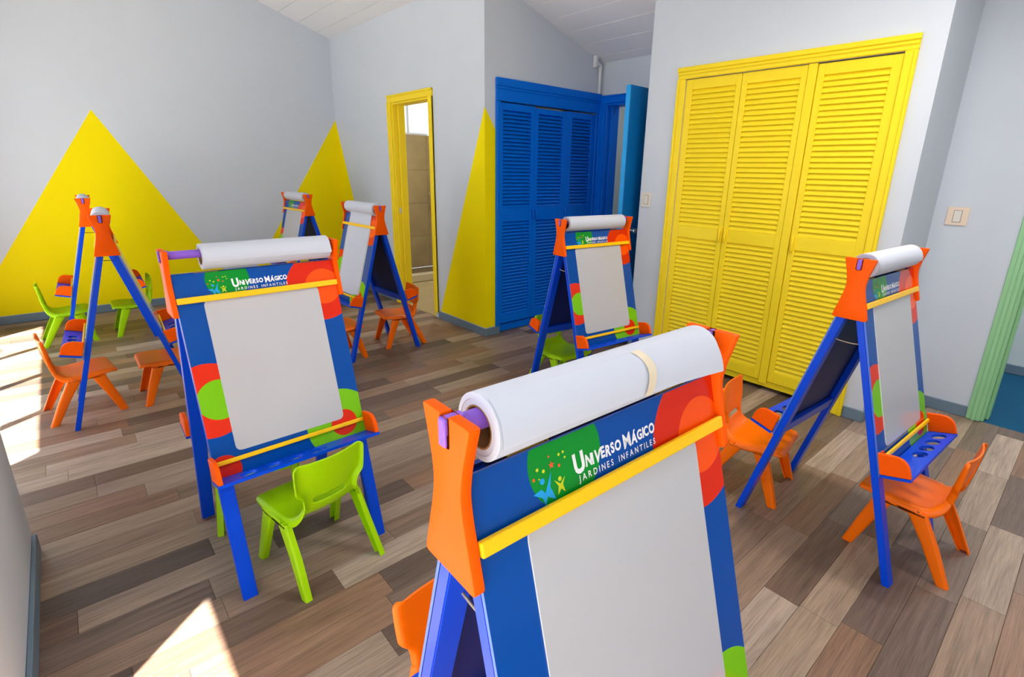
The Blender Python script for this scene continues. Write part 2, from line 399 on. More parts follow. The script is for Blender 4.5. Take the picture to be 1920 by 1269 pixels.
# ------------------------------------------------------------------ door trims and leaves
def casing(name, label, lst, m, bev=.004):
    t = bpy.data.objects.new(name, None); COL.objects.link(t); t['kind'] = 'structure'; t['label'] = label
    for nm, bs in lst: boxes(nm, bs, m, t, bev)
    return t
t1 = casing('trim_1', 'yellow painted frame of the bathroom doorway', [
    ('jamb_casing', [(XB-.018, XB, 4.307, 4.374, .055, 2.064), (XB-.026, XB, 4.307, 4.322, .055, 2.064)]), ('jamb_casing', [(XB-.018, XB, 5.086, 5.152, .0005, 2.064), (XB-.026, XB, 5.137, 5.152, .0005, 2.064)]),
    ('head_casing', [(XB-.018, XB, 4.307, 5.152, 2.06, 2.13), (XB-.028, XB, 4.307, 5.152, 2.112, 2.13)]),
    ('jamb', [(XB-.004, XB+.125, 4.372, 4.392, .001, DZ)]), ('jamb', [(XB-.004, XB+.125, 5.068, 5.088, .001, DZ), (XB+.05, XB+.125, 5.05, 5.07, .001, DZ)]), ('head_jamb', [(XB-.004, XB+.125, 4.392, 5.068, DZ-.02, DZ)])], M_YEL)
boxes('strike_plate', [(XB+.02, XB+.045, 5.066, 5.0685, .98, 1.04)], M_CHROME, t1)
casing('trim_2', 'blue painted frame of the doorway beside the blue closet', [
    ('jamb_casing', [(XF-.018, XF, BDY1-.004, 3.528, .001, 2.064)]), ('jamb_casing', [(XF-.018, XF, BDY0-.066, BDY0+.004, .001, 2.064)]),
    ('head_casing', [(XF-.018, XF, BDY0-.066, 3.528, 2.06, 2.13), (XF-.028, XF, BDY0-.066, 3.528, 2.115, 2.13)]),
    ('jamb', [(XF-.004, XF+.16, BDY1-.02, BDY1+.002, .001, 2.062), (XF+.05, XF+.16, BDY1-.035, BDY1-.018, .001, 2.062)]), ('jamb', [(XF-.004, XF+.16, BDY0-.002, BDY0+.02, .001, 2.062)]), ('head_jamb', [(XF-.004, XF+.16, BDY0+.02, BDY1-.02, 2.042, 2.062)])], M_BLUE)
casing('trim_3', 'mint green painted frame of the doorway to the hall', [
    ('jamb_casing', [(XF-.02, XF, GY1-.004, GY1+.066, .001, 2.064), (XF-.030, XF, GY1+.018, GY1+.042, .001, 2.064)]), ('jamb_casing', [(XF-.02, XF, GY0-.066, GY0+.004, .001, 2.064), (XF-.030, XF, GY0-.042, GY0-.018, .001, 2.064)]),
    ('head_casing', [(XF-.02, XF, GY0-.066, GY1+.066, 2.06, 2.13)]),
    ('jamb', [(XF-.004, XF+.15, GY1-.02, GY1+.002, .001, 2.062), (XF+.055, XF+.15, GY1-.036, GY1-.018, .001, 2.062)]), ('jamb', [(XF-.004, XF+.15, GY0-.002, GY0+.02, .001, 2.062)]), ('head_jamb', [(XF-.004, XF+.15, GY0+.02, GY1-.02, 2.042, 2.062)])], M_GREEN)
# open blue door leaf, hinged at the recess doorway
leaf = bpy.data.objects.new('door_1', None); COL.objects.link(leaf); leaf['kind'] = 'structure'; leaf['label'] = 'open bright blue door seen almost edge on'
leaf.location = (XF-.02, BDY0-.005, 0); leaf.rotation_euler = (0, 0, PI+math.radians(1.5))
boxes('door_leaf', [(0.0, .672, 0, .04, .012, 2.07)], mat('azure_enamel', (2, 112, 182), .35, .4, .1, 90), leaf, .002)
boxes('lit_edge_strip', [(.672, .678, .001, .039, .012, 2.07)], mat('window_lit_blue', (6, 160, 236), .35, .4, .1, 90), leaf, .001)  # brighter blue strip: window light on the free edge put into the colour
bm = bmesh.new(); tube(bm, [(.555, .04, .985), (.555, .052, .985)], .026, 14); tube(bm, [(.555, .05, .985), (.555, .075, .985)], .010, 10)
tube(bm, [(.555, .068, .985), (.555, .074, .985), (.555, .085, .985), (.555, .098, .985), (.555, .106, .985)], [.012, .022, .027, .024, .010], 16)
link('door_knob', finish(bm, 'door_knob', M_CHROME, 40), leaf)

# ------------------------------------------------------------------ louvered closets
def louvered_closet(name, label, loc, rz, m, width, outer_z, doors, lower, upper, posts, head, kick, slat_pitch, handles, z0, z1, cw, depth):
    c = thing(name, label, 'closet', loc, rz)
    boxes('side_casing', [(0, cw, -.018, -.0005, .001 if kick[2] == 0 else .075, head[0]), (0, .018, -.028, -.018, .001 if kick[2] == 0 else .075, head[0])], m, c, .004)
    boxes('side_casing', [(width-cw, width, -.018, -.0005, .001, head[0]), (width-.018, width, -.028, -.018, .001, head[0])], m, c, .004)
    boxes('head_casing', [(0, width, -.018, -.0005, head[0], outer_z), (-.004, width+.004, -.030, -.018, outer_z-head[1], outer_z), (0, width, -.024, -.018, outer_z-head[1]-.02, outer_z-head[1])], m, c, .004)
    for (a, b_) in posts: boxes('post', [(a, b_, -.008, .04, z0-.02, head[0]-.002)], m, c, .002)
    boxes('kick_board', [(kick[3], width-kick[3], kick[2], kick[2]+.02, kick[0], kick[1])], m, c, .002)
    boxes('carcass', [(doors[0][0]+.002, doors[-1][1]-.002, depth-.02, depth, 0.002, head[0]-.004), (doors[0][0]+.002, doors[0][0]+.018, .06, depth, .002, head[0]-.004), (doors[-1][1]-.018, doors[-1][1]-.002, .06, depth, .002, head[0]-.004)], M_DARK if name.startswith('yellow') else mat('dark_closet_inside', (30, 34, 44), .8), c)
    for i, (a, b_, sl0, sr0, dz) in enumerate(doors):
        d = boxes('louvered_door', [(a, sl0, 0, .032, z0, z1+dz), (sr0, b_, 0, .032, z0, z1+dz), (sl0, sr0, 0, .032, z0, lower[0]), (sl0, sr0, 0, .032, lower[1], upper[0]), (sl0, sr0, 0, .032, upper[1], z1+dz)], m, c, .0015)
        w_ = sr0-sl0
        bm = bmesh.new()
        prism(bm, [(.029, .0100), (.024, .0150), (.0005, -.0080), (.0005, -.0115), (.0040, -.0150)] if name.startswith('blue') else [(.020, .0165), (.0155, .021), (.0005, -.0105), (.0005, -.0145), (.0030, -.0165)], 0, w_, lambda a_, b2, d_: (d_, a_, b2))
        sm = finish(bm, 'slat', m)
        for (za, zb_) in (lower, upper):
            n = int(round((zb_-za)/slat_pitch))
            for k in range(n):
                link('slat', sm, d, Matrix.Translation((sl0, .003, za+(k+.5)*(zb_-za)/n)))
        for hx, hz in handles[i]:
            bm = bmesh.new()
            if name.startswith('blue'):
                tube(bm, [(hx, 0, hz-.045), (hx, -.014, hz-.04), (hx, -.022, hz-.02), (hx, -.022, hz+.02), (hx, -.014, hz+.04), (hx, 0, hz+.045)], .007, 8)
            else:
                box(bm, hx-.008, hx+.008, -.016, 0, hz-.05, hz+.05, bev=.004)
            link('handle', finish(bm, 'handle', m, 50), d)
    return c
louvered_closet('yellow_closet', 'bright yellow built-in closet with three louvered doors', (XR, 2.282, 0), -PI/2, M_YEL, 1.412, 2.145,
    [(.062, .466, .112, .432, 0), (.470, .872, .508, .836, 0), (.930, 1.348, .968, 1.300, -.004)], (.150, .985), (1.07, 2.0), [(.876, .926)], (2.07, .03), (.028, .068, .012, .062), .0322,
    [[(.449, 1.03)], [(.489, 1.03)], [(.948, 1.02)]], .075, 2.066, .06, .5)
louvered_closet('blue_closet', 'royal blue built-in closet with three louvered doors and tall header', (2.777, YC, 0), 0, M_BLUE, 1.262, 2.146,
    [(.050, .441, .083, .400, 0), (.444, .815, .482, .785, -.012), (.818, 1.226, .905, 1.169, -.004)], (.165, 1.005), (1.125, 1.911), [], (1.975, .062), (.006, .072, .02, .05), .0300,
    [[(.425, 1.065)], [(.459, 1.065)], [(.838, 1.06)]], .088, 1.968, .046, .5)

# ------------------------------------------------------------------ switches, conduit
def switch(name, label, loc, rz, w, h, m, tog):
    s = thing(name, label, 'light switch', loc, rz)
    bm = bmesh.new(); prism(bm, rounded([(-w/2, -h/2), (w/2, -h/2), (w/2, h/2), (-w/2, h/2)], .006, 3), 0, -.010, lambda a, b, d: (a, d, b), bev=.002); link('cover_plate', finish(bm, 'cover_plate', m), s)
    bm = bmesh.new(); box(bm, -tog[0]/2-.003, tog[0]/2+.003, -.0112, -.0095, -tog[1]/2-.003, tog[1]/2+.003); link('bezel', finish(bm, 'bezel', mat('switch_bezel_grey', (150, 140, 130), .5)), s)  # even grey frame around the rocker
    bm = bmesh.new(); box(bm, -tog[0]/2, tog[0]/2, -.0145, -.010, -tog[1]/2, tog[1]/2, bev=.0015); link('rocker', finish(bm, 'rocker', M_SWITCH), s)
switch('light_switch', 'pale switch plate between the blue door and the yellow closet', (XR, 2.474, 1.24), -PI/2, .088, .112, M_SWITCH, (.036, .066))
switch('light_switch', 'cream switch plate on the wall by the green door frame', (XF, .644, 1.224), -PI/2, .106, .108, M_SWITCHC, (.036, .066))
pp = thing('conduit_pipe', 'thin white conduit pipe in the corner above the blue closet', 'pipe', (4.0, 3.515, 2.146))
bm = bmesh.new(); tube(bm, [(0, 0, 0), (0, 0, .215)], .014, 12); link('pipe', finish(bm, 'pipe', M_PVC, 40), pp)
bm = bmesh.new(); tube(bm, [(0, 0, .20), (0, 0, .232), (-.02, 0, .246), (-.055, 0, .246)], .018, 12); box(bm, -.085, -.05, -.02, .02, .215, .315, bev=.004); link('elbow', finish(bm, 'elbow', M_PVC, 40), pp)

# ------------------------------------------------------------------ bathroom beyond the yellow frame
BX1, BY1 = 4.20, 6.90
BX0 = XB+.12
struct('wall_bathroom_back', [(BX0, BX1+.1, BY1, BY1+.12, 0, 1.90), (BX0, BX1+.1, BY1, BY1+.12, 2.62, 3.0)], M_GROUT, 'beige tiled bathroom wall under a window')
struct('wall_bathroom_right', [(BX1, BX1+.1, YC+.6, BY1, 0, 3.0)], mat('bath_plaster', (226, 222, 210), .6), 'pale plastered bathroom side wall')
struct('wall_bathroom_near', [(BX0, BX1+.1, YC+.6, YC+.7, 0, 3.0), (BX0-.12, BX0, YBACK+.12, BY1, 0, 3.0)], mat('bath_plaster', (226, 222, 210), .6), 'pale plastered bathroom wall')
struct('ceiling_bathroom', [(BX0, BX1+.1, YC+.6, BY1+.12, 2.62, 2.7)], M_CEIL, 'white bathroom ceiling')
fb = struct('floor_bathroom', [(XB+.0, BX1, YC+.7, BY1, -.04, -.003)], M_GROUT, 'beige tiled bathroom floor')
def tiles(parent, u0, u1, v0, v1, su, sv, fn, m):
    nu, nv = max(1, math.ceil((u1-u0)/su-.01)), max(1, math.ceil((v1-v0)/sv-.01))
    for i in range(nu):
        for j in range(nv):
            a, b_ = u0+i*su, min(u0+(i+1)*su, u1); c_, d_ = v0+j*sv, min(v0+(j+1)*sv, v1)
            if b_-a < .02 or d_-c_ < .02: continue
            bm = bmesh.new(); prism(bm, [(a+.002, c_+.002), (b_-.002, c_+.002), (b_-.002, d_-.002), (a+.002, d_-.002)], -.002, .004, fn, bev=.0015); link('tile', finish(bm, 'tile', m), parent)
tiles(bpy.data.objects['wall_bathroom_back'], BX0, BX1, 0, 1.90, .45, .475, lambda a, b, d: (a, BY1-d, b), M_TILE)
tiles(bpy.data.objects['wall_bathroom_right'], 5.95, BY1, 0, 1.90, .48, .475, lambda a, b, d: (BX1-d, a, b), M_TILE)
tiles(fb, XB+.01, BX1, YC+.7, 5.95, .38, .38, lambda a, b, d: (a, b, d-.004), M_TILE)
struct('trim_4', [(BX0, BX1, 5.95, 6.07, 0, .10)], M_STONE, 'pale stone shower kerb in the bathroom', bev=.008)
wb_ = bpy.data.objects.new('window_3', None); COL.objects.link(wb_); wb_['kind'] = 'structure'; wb_['label'] = 'bright bathroom window above the tiles'
boxes('window_frame', [(BX0, BX1, BY1+.04, BY1+.08, 1.90, 1.925), (BX0, BX1, BY1+.04, BY1+.08, 2.595, 2.62), (3.865, 3.895, BY1+.04, BY1+.08, 1.925, 2.595)], M_ALU, wb_)
boxes('pane', [(BX0, 3.865, BY1+.055, BY1+.062, 1.925, 2.595)], M_GLASS, wb_); boxes('pane', [(3.895, BX1, BY1+.055, BY1+.062, 1.925, 2.595)], M_FROST, wb_)
lamp3 = thing('added_fill_lamp', 'added round fill lamp, out of view in the bathroom', 'lamp', (3.5, 5.4, 2.62))
bm = bmesh.new(); tube(bm, [(0, 0, -.001), (0, 0, -.03)], .16, 24); link('fill_lamp_base', finish(bm, 'fill_lamp_base', M_PVC, 40), lamp3)
ll3 = bpy.data.lights.new('bathroom_fill_light', 'AREA'); ll3.shape = 'DISK'; ll3.size = .3; ll3.energy = 40; ll3.color = (1, .95, .86)  # unseen lamp added to lift the dark bathroom tiles
llo3 = bpy.data.objects.new('bathroom_fill_light', ll3); COL.objects.link(llo3); llo3.parent = lamp3; llo3.location = (0, 0, -.04)
sh = thing('soap_shelf', 'small pale shelf on the tiled shower wall', 'shelf', (BX1-.004, 6.62, 1.08))
boxes('shelf_plate', [(-.13, 0, -.12, .12, 0, .022)], M_STONE, sh, .004); boxes('bracket', [(-.05, 0, -.012, .012, -.045, 0)], M_STONE, sh, .003)

# ------------------------------------------------------------------ hall beyond the green frame, passage beyond the blue door
struct('floor_hall', [(XF+.001, 5.32, -1.7, YP+.3, -.05, -.001)], M_CARPET, 'deep blue carpet in the hall')
struct('wall_hall', [(5.32, 5.42, -1.7, YP+.4, 0, 2.6), (XF+.14, 5.32, YP+.3, YP+.4, 0, 2.6), (XF+.14, 5.32, -1.8, -1.7, 0, 2.6)], mat('hall_paint', (214, 222, 222), .6), 'pale hall wall beyond the green frame')
baseboard('baseboard_hall', [(5.306, 5.32, -1.7, YP+.3)], 'blue-grey baseboard in the hall')
struct('ceiling_hall', [(XF+.14, 5.42, -1.8, YP+.4, 2.6, 2.7)], M_CEIL, 'white hall ceiling')
lamp = thing('added_fill_lamp', 'added round fill lamp, out of view in the hall', 'lamp', (4.75, -.25, 2.6))
bm = bmesh.new(); tube(bm, [(0, 0, -.001), (0, 0, -.03)], .20, 24); link('fill_lamp_base', finish(bm, 'fill_lamp_base', M_PVC, 40), lamp)
ll = bpy.data.lights.new('hall_fill_light', 'AREA'); ll.shape = 'DISK'; ll.size = .36; ll.energy = 34; ll.color = (1, .97, .93)  # unseen lamp added so the hall is not dark
llo = bpy.data.objects.new('hall_fill_light', ll); COL.objects.link(llo); llo.parent = lamp; llo.location = (0, 0, -.04)
struct('floor_passage', [(XF+.001, 5.3, 2.2, 4.05, -.05, -.001)], M_TERR, 'grey passage floor beyond the blue door')
struct('wall_passage', [(5.3, 5.4, 2.1, 4.15, 0, 2.6), (XF+.14, 5.3, 4.05, 4.14, 0, 2.6), (XF+.14, 5.3, 2.1, 2.2, 0, 2.6)], mat('hall_paint', (214, 222, 222), .6), 'pale passage wall beyond the blue door')
struct('ceiling_passage', [(XF+.14, 5.4, 2.1, 4.15, 2.6, 2.7)], M_CEIL, 'white passage ceiling')
lamp2 = thing('added_fill_lamp', 'added round fill lamp, out of view in the passage behind the blue door', 'lamp', (4.75, 3.1, 2.6))
bm = bmesh.new(); tube(bm, [(0, 0, -.001), (0, 0, -.03)], .20, 24); link('fill_lamp_base', finish(bm, 'fill_lamp_base', M_PVC, 40), lamp2)
ll2 = bpy.data.lights.new('passage_fill_light', 'AREA'); ll2.shape = 'DISK'; ll2.size = .36; ll2.energy = 5  # weak unseen lamp added to brighten the passage
llo2 = bpy.data.objects.new('passage_fill_light', ll2); COL.objects.link(llo2); llo2.parent = lamp2; llo2.location = (0, 0, -.04)

# ------------------------------------------------------------------ easels
TT, VF = .2746, .3105
CT = 1/math.hypot(1, TT); ST = TT*CT
HW = .265
PANEL = Matrix(((1, 0, 0, 0), (0, ST, -CT, -VF), (0, CT, ST, 0), (0, 0, 0, 1)))      # (across, up the slope, outward) -> easel space
REAR = Matrix.Rotation(PI, 4, 'Z') @ PANEL
EM = {}
def em(key, fn):
    if key not in EM: EM[key] = fn()
    return EM[key]
def mk_leg(s):
    bm = bmesh.new(); u0, u1 = s*(HW-.046), s*HW
    if u0 > u1: u0, u1 = u1, u0
    A = [bm.verts.new((u, -d*TT+.0005, d)) for u, d in ((u0, -.006), (u1, -.006), (u1, -.030), (u0, -.030))]
    B = [bm.verts.new((u, t, d)) for u, d, t in ((u0, -.006, 1.12), (u1, -.006, 1.12), (u1, -.030, 1.06), (u0, -.030, 1.06))]
    bm.faces.new(A[::-1]); bm.faces.new(B)
    for i in range(4): bm.faces.new((A[i], A[(i+1) % 4], B[(i+1) % 4], B[i]))
    bmesh.ops.bevel(bm, geom=[e for e in bm.edges if abs(e.verts[0].co.y-e.verts[1].co.y) > .5], offset=.002, segments=2, affect='EDGES')
    return finish(bm, 'leg', M_NAVY)
def mk_board():
    bm = bmesh.new(); fs = box(bm, -HW, HW, .425, 1.127, -.006, 0)
    for f in bm.faces:
        f.normal_update(); n = f.normal; c = f.calc_center_median()
        f.material_index = 0 if c.z > -.001 else (2 if c.z < -.005 else 1)
    return finish(bm, 'board', [M_PRINT, M_EDGE, mat('navy_board_back', (0, 30, 104), .45, .25)])
def mk_white():
    bm = bmesh.new(); pts = rounded([(-.19, .513), (.19, .513), (.19, 1.036), (-.19, 1.036)], .022, 5)
    prism(bm, pts, .0002, .0026, ident)
    me = finish(bm, 'whiteboard', [M_WB, M_WBE])
    for p in me.polygons:
        if abs(p.normal.z) < .5: p.material_index = 1
    return me
def mk_bar(s0, s1, d1, w=HW):
    bm = bmesh.new(); box(bm, -w, w, s0, s1, .0038, d1, bev=.0025, seg=2); return finish(bm, 'bar', M_BARY)
def mk_rail(s0, s1):
    bm = bmesh.new(); box(bm, -HW+.047, HW-.047, s0, s1, -.026, -.0062, bev=.002); return finish(bm, 'rail', M_NAVY)
SH0, SH1, SHD = .430, .440, .097       # tray shelf along slope and outward depth
def mk_tray(off):
    bm = bmesh.new(); N = 24; R = .0245; cd = .052
    hs = [off+(k-1.5)*.077 for k in range(4)]
    cells = [-HW-.012]+[(hs[k]+hs[k+1])/2 for k in range(3)]
    cells = [hs[0]-.0385]+[(hs[k]+hs[k+1])/2 for k in range(3)]+[hs[3]+.0385]
    def P(u, d, top): return bm.verts.new((u, SH1 if top else SH0, d))
    top_loops = []
    for top in (True, False):
        for k in range(4):
            a, b_ = cells[k], cells[k+1]; c = hs[k]
            inner = []; outer = []
            for i in range(N):
                an = 2*PI*i/N; cx_, sx_ = math.cos(an), math.sin(an)
                inner.append(P(c+1.25*R*cx_, cd+R*sx_, top))
                hx, hy = (b_-c), .040
                q = max(abs(cx_)/hx, abs(sx_)/hy); outer.append(P(c+cx_/q, cd+sx_/q, top))
            for i in range(N): bm.faces.new((inner[i], inner[(i+1) % N], outer[(i+1) % N], outer[i]))
            top_loops.append((top, k, inner))
    T_ = {k: l for t, k, l in top_loops if t}; B_ = {k: l for t, k, l in top_loops if not t}
    for k in range(4):
        for i in range(N): bm.faces.new((T_[k][i], T_[k][(i+1) % N], B_[k][(i+1) % N], B_[k][i]))
    E_ = HW+.014
    for (a, b_, c, d) in ((-E_, cells[0], .003, SHD), (cells[4], E_, .003, SHD), (cells[0], cells[4], .003, cd-.040), (cells[0], cells[4], cd+.040, SHD)):
        box(bm, a, b_, SH0, SH1, c, d)
    return finish(bm, 'tray_shelf', M_NAVY)
def mk_trayend(s):
    bm = bmesh.new()
    pts = rounded([(.0035, SH1+.0003), (SHD, SH1+.0003), (SHD-.004, SH1+.072), (.0035, SH1+.078)], [0, .002, .045, 0], 6)
    u0, u1 = sorted((s*(HW-.002), s*(HW+.013)))
    prism(bm, pts, u0, u1, lambda a, b, d: (d, b, a), bev=.002); return finish(bm, 'tray_end', M_ORANGE, 35)
def mk_plate(s):
    bm = bmesh.new(); nt = .0075
    half = [(.058, .9535), (.034, 1.045), (.029, 1.075), (.034, 1.11), (.050, 1.168)]
    right = rounded([(0, .9535)]+half+[(nt, 1.168), (nt, 1.130), (0, 1.130)], [0, .010, .013, .013, .013, .005, .001, .002, 0], 4)
    right = [p for p in right if p[0] > 1e-6]
    pts = right+[(-a, b) for a, b in right[::-1]]
    u0, u1 = sorted((s*(HW+.001), s*(HW+.017)))
    prism(bm, pts, u0, u1, lambda a, b, d: (d, a, b), bev=.0025, seg=2); return finish(bm, 'side_plate', M_ORANGE, 40)
ZD = 1.1495
def mk_dowel():
    bm = bmesh.new(); tube(bm, [(-HW+.004, 0, ZD), (HW-.004, 0, ZD)], .0135, 16)
    for s in (-1, 1):
        u0, u1 = sorted((s*(HW-.008), s*(HW+.021))); box(bm, u0, u1, -.0065, .0065, ZD-.006, ZD+.016, bev=.002)
        u0, u1 = sorted((s*(HW+.0165), s*(HW+.022))); box(bm, u0, u1, -.0068, .0068, ZD-.020, ZD+.016, bev=.002)
    return finish(bm, 'roll_bar', M_PURPLE, 40)
def mk_string():
    bm = bmesh.new(); s = .90; v = VF-s*ST-.016; z = s*CT-.005
    tube(bm, [(-.235, -v+2*v*t/6, z-.006*math.sin(PI*t/6)) for t in range(7)], .0022, 6); return finish(bm, 'string', M_ROPE, 40)
def mk_hinge(u):
    bm = bmesh.new(); tube(bm, [(u-.03, 0, 1.0825), (u+.03, 0, 1.0825)], .0045, 8)
    for k in (-.031, .031): tube(bm, [(u+k, 0, 1.0825), (u+k*1.15, 0, 1.0825)], .006, 8)
    return finish(bm, 'hinge', M_BRASS, 40)

# logo of the printed header
def text_mesh(bm, ch, u, s, size, rot=0, offset=.02, sx=1.0):
    cu = bpy.data.curves.new('t', 'FONT'); cu.body = ch; cu.size = 1; cu.offset = offset; cu.fill_mode = 'FRONT'; cu.resolution_u = 3
    ob = bpy.data.objects.new('t', cu); COL.objects.link(ob)
    me = ob.to_mesh()
    xs = [v.co.x for v in me.vertices]; w = (max(xs)-min(xs)); x0 = min(xs)
    k = size/.73
    c, sn = math.cos(rot), math.sin(rot)
    vs_ = []
    for v in me.vertices:
        a, b_ = (v.co.x-x0)*k*sx, v.co.y*k
        vs_.append(bm.verts.new((u+a*c-b_*sn, s+a*sn+b_*c, .0006)))
    for p in me.polygons:
        try: bm.faces.new([vs_[i] for i in p.vertices])
        except ValueError: pass
    ob.to_mesh_clear(); bpy.data.objects.remove(ob); bpy.data.curves.remove(cu)
    return w*k*sx
def fit_line(bm, letters, u0, u1, gap, offset):
    # measure, then place so the line spans u0..u1
    tmp = bmesh.new(); ws = [text_mesh(tmp, ch, 0, 0, size, 0, .012 if ch == 'M' else offset) if ch != ' ' else size for ch, size, ds, rot in letters]; tmp.free()
    tot = sum(ws)+gap*(len(letters)-1); k = ((u1-u0)-gap*(len(letters)-1))/sum(ws); u = u0
    for (ch, size, ds, rot), w in zip(letters, ws):
        if ch != ' ': text_mesh(bm, ch, u, ds, size, math.radians(rot), .012 if ch == 'M' else offset, k)
        u += w*k+gap
def mk_letters():
    bm = bmesh.new(); b0 = 1.0745
    L1 = [('U', .0290, b0-.0065, 4), ('N', .0165, b0-.002, -3), ('I', .0165, b0-.003, 2), ('V', .018, b0-.003, -5), ('E', .0165, b0-.001, 3), ('R', .0165, b0-.002, -4), ('S', .0155, b0-.001, 4), ('O', .0155, b0-.001, 0),
          (' ', .006, 0, 0), ('M', .0235, b0-.0045, 3), ('Á', .0165, b0-.002, -3), ('G', .0155, b0-.001, 3), ('I', .016, b0-.0005, -3), ('C', .0155, b0-.0005, 3), ('O', .016, b0, 0)]
    fit_line(bm, L1, -.093, .088, .0008, .042)
    L2 = [(c, .0098 if c != ' ' else .005, 1.0555, 0) for c in 'JARDINES INFANTILES']
    fit_line(bm, L2, -.088, .086, .0040, .014)
    bmesh.ops.recalc_face_normals(bm, faces=bm.faces[:])
    return finish(bm, 'lettering', mat('print_white', (245, 245, 245), .2))
def flat(polys, m, name, d=.0006):
    bm = bmesh.new()
    for p in polys: bm.faces.new([bm.verts.new((a, b_, d)) for a, b_ in p])
    me = finish(bm, name, m)
    return me
def disc(u, s, r, n=14): return [(u+r*math.cos(2*PI*k/n), s+r*math.sin(2*PI*k/n)) for k in range(n)]
def star(u, s, r, n=5, q=.45, a0=PI/2): return [(u+(r if k % 2 == 0 else r*q)*math.cos(a0+PI*k/n), s+(r if k % 2 == 0 else r*q)*math.sin(a0+PI*k/n)) for k in range(2*n)]
def fig(u, s, k):
    body = [(0, -.004), (.006, .006), (.0145, .021), (.0095, .0005), (.0125, -.006), (.017, -.019), (.003, -.010), (-.002, -.022), (-.0055, -.009), (-.020, .0), (-.006, .003)]
    return [[(u+a*k, s+b_*k) for a, b_ in body]]
def mk_logo(which):
    if which == 'b':
        return flat(fig(-.150, 1.068, 1.0)+[disc(-.1525, 1.0805, .0042)], mat('print_sky', (20, 160, 225), .2), 'logo_figure')
    if which == 'y':
        k = .68; u, s = -.122, 1.066
        body = [(0, .001), (.014, .012), (.006, -.002), (.010, -.019), (0, -.009), (-.010, -.019), (-.006, -.002), (-.015, .013)]
        return flat([[(u+a*k, s+b_*k) for a, b_ in body], disc(u, 1.0735, .0032)], mat('print_lime', (205, 215, 20), .2), 'logo_figure')
    if which == 'dy':
        return flat([disc(-.158, 1.098, .0024, 8), disc(-.148, 1.093, .0026, 8), disc(-.118, 1.106, .0022, 8), disc(-.110, 1.107, .0020, 8), disc(-.108, 1.099, .0018, 8), disc(-.157, 1.085, .0013, 8)], mat('print_lime', (205, 215, 20), .2), 'logo_dots')
    return flat([star(-.133, 1.0965, .0055), disc(-.120, 1.0915, .0024, 8), disc(-.166, 1.087, .0024, 8), disc(-.136, 1.109, .0017, 8)], mat('print_coral', (240, 92, 40), .2), 'logo_star')

def mk_roll(L_, R=.043):
    """paper roll about its own axis: outside paper, inside cardboard"""
    bm = bmesh.new(); n = 40
    prof = [(-L_/2, .0255, 1), (L_/2, .0255, 1), (L_/2, .0278, 1), (L_/2, .0350, 0), (L_/2+.0008, .0355, 0), (L_/2, R-.0008, 0), (L_/2-.0008, R, 0), (-L_/2+.0008, R, 0), (-L_/2, R-.0008, 0), (-L_/2-.0008, .0355, 0), (-L_/2, .0350, 0), (-L_/2, .0278, 1)]
    rings = [[bm.verts.new((x, r*math.cos(2*PI*k/n), r*math.sin(2*PI*k/n))) for k in range(n)] for x, r, _ in prof]
    for i in range(len(prof)):
        j = (i+1) % len(prof); mi = 1 if prof[i][2] and prof[j][2] else 0
        for k in range(n): bm.faces.new((rings[i][k], rings[i][(k+1) % n], rings[j][(k+1) % n], rings[j][k])).material_index = mi
    return finish(bm, 'roll', [M_PAPER, M_CARD], 35)

EASELS = {}
def easel(label, x, y, th, tray_off=(0, 0), group='paper-roll easels in the playroom'):
    e = thing('art_easel', label, 'easel', (x, y, 0), th, group)
    for side, MX in ((0, PANEL), (1, REAR)):
        for s in (-1, 1):
            link('leg', em(('leg', s), lambda: mk_leg(s)), e, MX)
        b_ = link('board', em('board', mk_board), e, MX); b_['label'] = 'blue printed board with coloured circles'
        w = link('whiteboard', em('white', mk_white), b_); w['label'] = 'light grey rounded writing surface'
        link('lettering', em('letters', mk_letters), b_)
        for k in ('b', 'y'): link('logo_figure', em('lg'+k, lambda: mk_logo(k)), b_)
        link('logo_dots', em('lgdy', lambda: mk_logo('dy')), b_); link('logo_star', em('lgdo', lambda: mk_logo('do')), b_)
        link('clip_bar', em('bar1', lambda: mk_bar(1.030, 1.0505, .0135)), e, MX)
        link('lower_bar', em('bar2', lambda: mk_bar(.482, .497, .0125, HW-.004)), e, MX)
        link('rail', em('rail1', lambda: mk_rail(.430, .478)), e, MX)
        link('rail', em('rail2', lambda: mk_rail(.985, 1.03)), e, MX)
        t = link('tray_shelf', em(('tray', tray_off[side]), lambda: mk_tray(tray_off[side])), e, MX)
        for s in (-1, 1): q = link('tray_end', em(('tend', s), lambda: mk_trayend(s)), t); q['label'] = 'rounded orange tray end'
    for s in (-1, 1): link('side_plate', em(('plate', s), lambda: mk_plate(s)), e)['label'] = 'orange hourglass side plate'
    link('roll_bar', em('dowel', mk_dowel), e)['label'] = 'purple bar carrying the paper'
    link('string', em('string', mk_string), e)
    for u in (-.16, .16): link('hinge', em(('hinge', u), lambda: mk_hinge(u)), e)
    EASELS[label] = e
    return e
